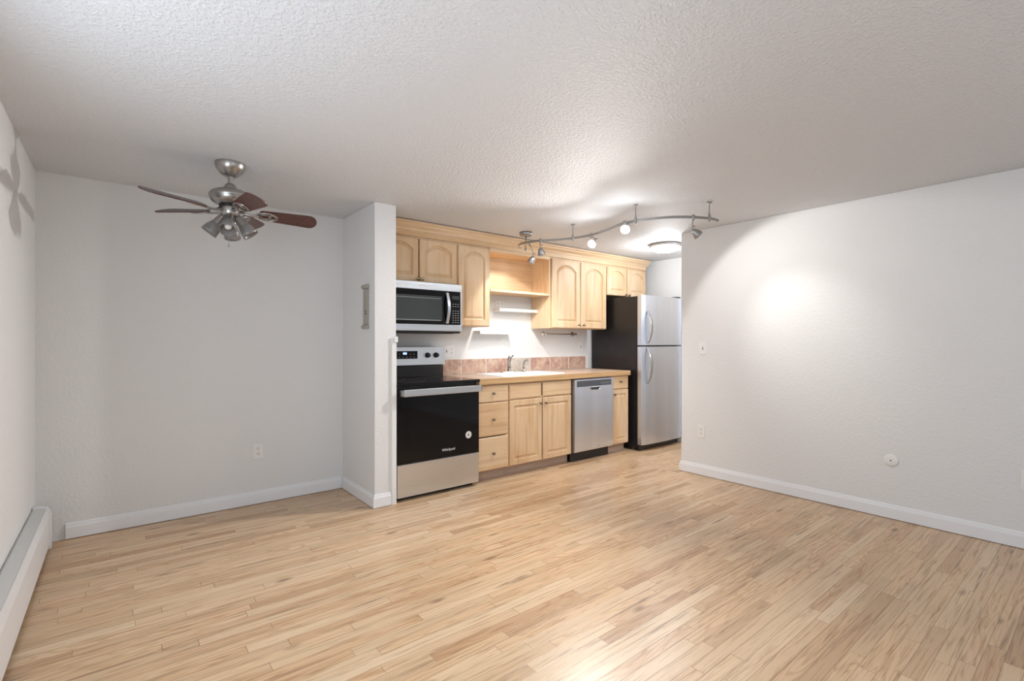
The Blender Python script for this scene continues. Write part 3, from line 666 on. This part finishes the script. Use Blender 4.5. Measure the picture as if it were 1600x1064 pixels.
for k in range(5):
    a = math.radians(A0+72*k); ca, sa = math.cos(a), math.sin(a); pitch = math.radians(-23)
    def P(r, w, h=0.0):
        # r along blade, w across, with pitch about the blade axis
        y_ = w*math.cos(pitch)-h*math.sin(pitch); z = w*math.sin(pitch)+h*math.cos(pitch)
        return (fcx+ca*r-sa*y_, fcy+sa*r+ca*y_, BL+z+r*(.04*sa-.028*ca)+max(0, .14-r)*.10)
    out = []
    r0, r1, w0, w1 = .150, .475, .046, .060
    for i in range(7): t_ = PI/2+PI*i/6; out.append((r0+.020+.020*math.cos(t_), w0*math.sin(t_)))
    for i in range(11): t_ = -PI/2+PI*i/10; out.append((r1-.045+.045*math.cos(t_), w1*math.sin(t_)))
    mb = MB(); lo = [P(r, w, -.003) for r, w in out]; hi = [P(r, w, .003) for r, w in out]
    mb.loops([lo, hi]); bl = mb.build('blade', 'blade_walnut', fn); bl.data.materials.append(M['blade_top'])
    for p_ in bl.data.polygons:
        if p_.normal.z > .5: p_.material_index = 1
    ir = MB(); 
    ir.tube([P(.052, 0, -.002), P(.085, .0, -.016), P(.120, 0, -.014), P(.150, 0, -.008)], [.009, .008, .008, .008], 10)
    def oval(cx, rx, ry_, tr, h):
        n = 24; pts = [P(cx+rx*math.cos(2*PI*i/n), ry_*math.sin(2*PI*i/n), h) for i in range(n+1)]
        ir.tube(pts, tr, 8, False)
    oval(.195, .055, .036, .0055, -.006); oval(.185, .028, .020, .004, -.006); oval(.222, .018, .020, .004, -.006)
    ir.build('blade_iron', 'nickel', bl)
for k, a in enumerate((165, -105, -18, 75)):
    a = math.radians(a); d = Vector((math.cos(a)*.60, math.sin(a)*.60, -.80)).normalized(); c0 = Vector((fcx+math.cos(a)*.026, fcy+math.sin(a)*.026, 1.985))
    hb = MB().lathe([(.010, -.004), (.012, .010), (.020, .014), (.025, .024), (.028, .066), (.031, .072)], c0, d, 24)
    hold = hb.build('lamp_holder', 'nickel', fn)
    MB().lathe([(.030, .070), (.033, .082), (.040, .100), (.043, .120), (.046, .140), (.043, .139), (.037, .100), (.030, .084), (.027, .072)], c0, d, 28).build('lamp_shade', 'frosted_glass', hold)
    MB().lathe([(.010, .060), (.012, .075), (.020, .095), (.021, .108), (.014, .120), (0, .124)], c0, d, 20).build('bulb', 'bulb', hold)
MB().tube([(fcx-.012, fcy-.03, 1.978), (fcx-.012, fcy-.03, 1.805)], .0009, 6).lathe([(0, .0), (.004, .003), (.004, .012), (0, .016)], (fcx-.012, fcy-.03, 1.790), n=10).build('pull_chain', 'nickel', fn)

# ---------------------------------------------------------------- track light
tk_ = thing('track_light', (3.1, 2.8, H), 'curved grey track light rail with five spotlight heads hanging below the ceiling', 'track light')
key = [(3.10, 3.72, 2.172), (3.025, 3.66, 2.176), (2.99, 3.58, 2.178), (2.985, 3.50, 2.177), (2.985, 3.42, 2.172), (3.007, 3.32, 2.168), (3.082, 3.192, 2.165), (3.150, 3.05, 2.165), (3.180, 2.869, 2.165), (3.135, 2.641, 2.165), (3.065, 2.442, 2.165), (3.072, 2.315, 2.165), (3.128, 2.173, 2.165), (3.215, 2.058, 2.165), (3.319, 1.982, 2.165), (3.447, 1.928, 2.165), (3.555, 1.915, 2.163)]
def cr_(P, n=6):
    P = [Vector(p) for p in P]; out = []
    for i in range(len(P)-1):
        p0, p1, p2, p3 = P[max(i-1, 0)], P[i], P[i+1], P[min(i+2, len(P)-1)]
        for k in range(n):
            t = k/n; out.append(.5*((2*p1)+(p2-p0)*t+(2*p0-5*p1+4*p2-p3)*t*t+(3*p1-p0-3*p2+p3)*t**3))
    return out+[P[-1]]
rp = cr_(key); lp = []
for i, p in enumerate(rp):
    d = (rp[min(i+1, len(rp)-1)]-rp[max(i-1, 0)]); d.z = 0; d.normalize(); n_ = Vector((-d.y, d.x, 0))
    lp.append([p+n_*.0045+Vector((0, 0, .0095)), p-n_*.0045+Vector((0, 0, .0095)), p-n_*.0045-Vector((0, 0, .0095)), p+n_*.0045-Vector((0, 0, .0095))])
MB().loops(lp, smooth=False).build('rail', 'track_grey', tk_, .0015)
for x, y_, zr in ((3.15, 3.05, 2.165), (3.072, 2.315, 2.165), (3.447, 1.928, 2.165)):
    MB().lathe([(0, 2.2875), (.020, 2.2875), (.018, 2.281), (.006, 2.277), (.0045, 2.27), (.0045, zr+.045), (.010, zr+.020), (.0125, zr), (.011, zr-.020), (0, zr-.024)], (x, y_, 0), n=18).build('standoff', 'track_grey', tk_)
MB().lathe([(0, 2.2875), (.062, 2.2875), (.062, 2.272), (.056, 2.256), (.050, 2.251), (0, 2.250)], (3.03, 3.555, 0), n=40).build('canopy', 'track_grey', tk_)
MB().tube([(3.03, 3.555, 2.251), (3.03, 3.555, 2.19), (3.025, 3.552, 2.13)], .0055, 12).lathe([(0, .018), (.010, .014), (.012, 0), (.006, -.010), (0, -.012)], (3.025, 3.552, 2.122), n=14).build('power_feed', 'track_grey', tk_)
for i, h in enumerate(HEADS):
    r = Vector(h['rail']); lens = Vector(h['lens']); d = (Vector(h['aim'])-lens).normalized()
    back = lens-d*.058
    t_ = MB().lathe([(0, .020), (.009, .018), (.0125, .008), (.0125, -.012), (.008, -.022), (0, -.024)], r, (0, 0, 1), 16).build('spotlight_head', 'track_grey', tk_)
    j = Vector((back.x, back.y, max(back.z+.028, lens.z+.03)))
    MB().tube([r-Vector((0, 0, .022)), (r+j)/2, j, back+d*.010], .0045, 10).build('stem', 'track_grey', t_)
    MB().tube([j-Vector((.004, 0, 0)), j+Vector((.022, -.004, 0))], .0065, 12).build('pivot_knob', 'track_grey', t_)
    MB().lathe([(0, -.058), (.012, -.056), (.020, -.048), (.026, -.034), (.032, -.018), (.036, -.004), (.037, .004), (.034, .004), (.033, -.003), (.0, -.003)], lens, d, 28).build('shade', 'track_grey', t_)
    MB().lathe([(0, .0005), (.0315, 0), (.0315, -.0025), (0, -.0025)], lens, d, 24).build('lens', 'lamp_lens' if i in (2, 3) else 'lamp_lens_dim', t_)
# kitchen dome light
dm = thing('ceiling_dome_light', (4.57, 3.06, H), 'round frosted flush-mount ceiling light in the kitchen beyond the track rail', 'ceiling light')
MB().lathe([(0, H-.0005), (.162, H-.0005), (.166, H-.012), (.166, H-.026), (.158, H-.030), (0, H-.030)], (4.57, 3.06, 0), n=48).build('rim', 'nickel', dm)
MB().lathe([(.150, H-.0305), (.148, H-.045), (.130, H-.062), (.095, H-.076), (.050, H-.084), (0, H-.086)], (4.57, 3.06, 0), n=48).build('glass_dome', 'dome_glass', dm)
for o in bpy.data.objects:
    if '_b' in o: del o['_b']
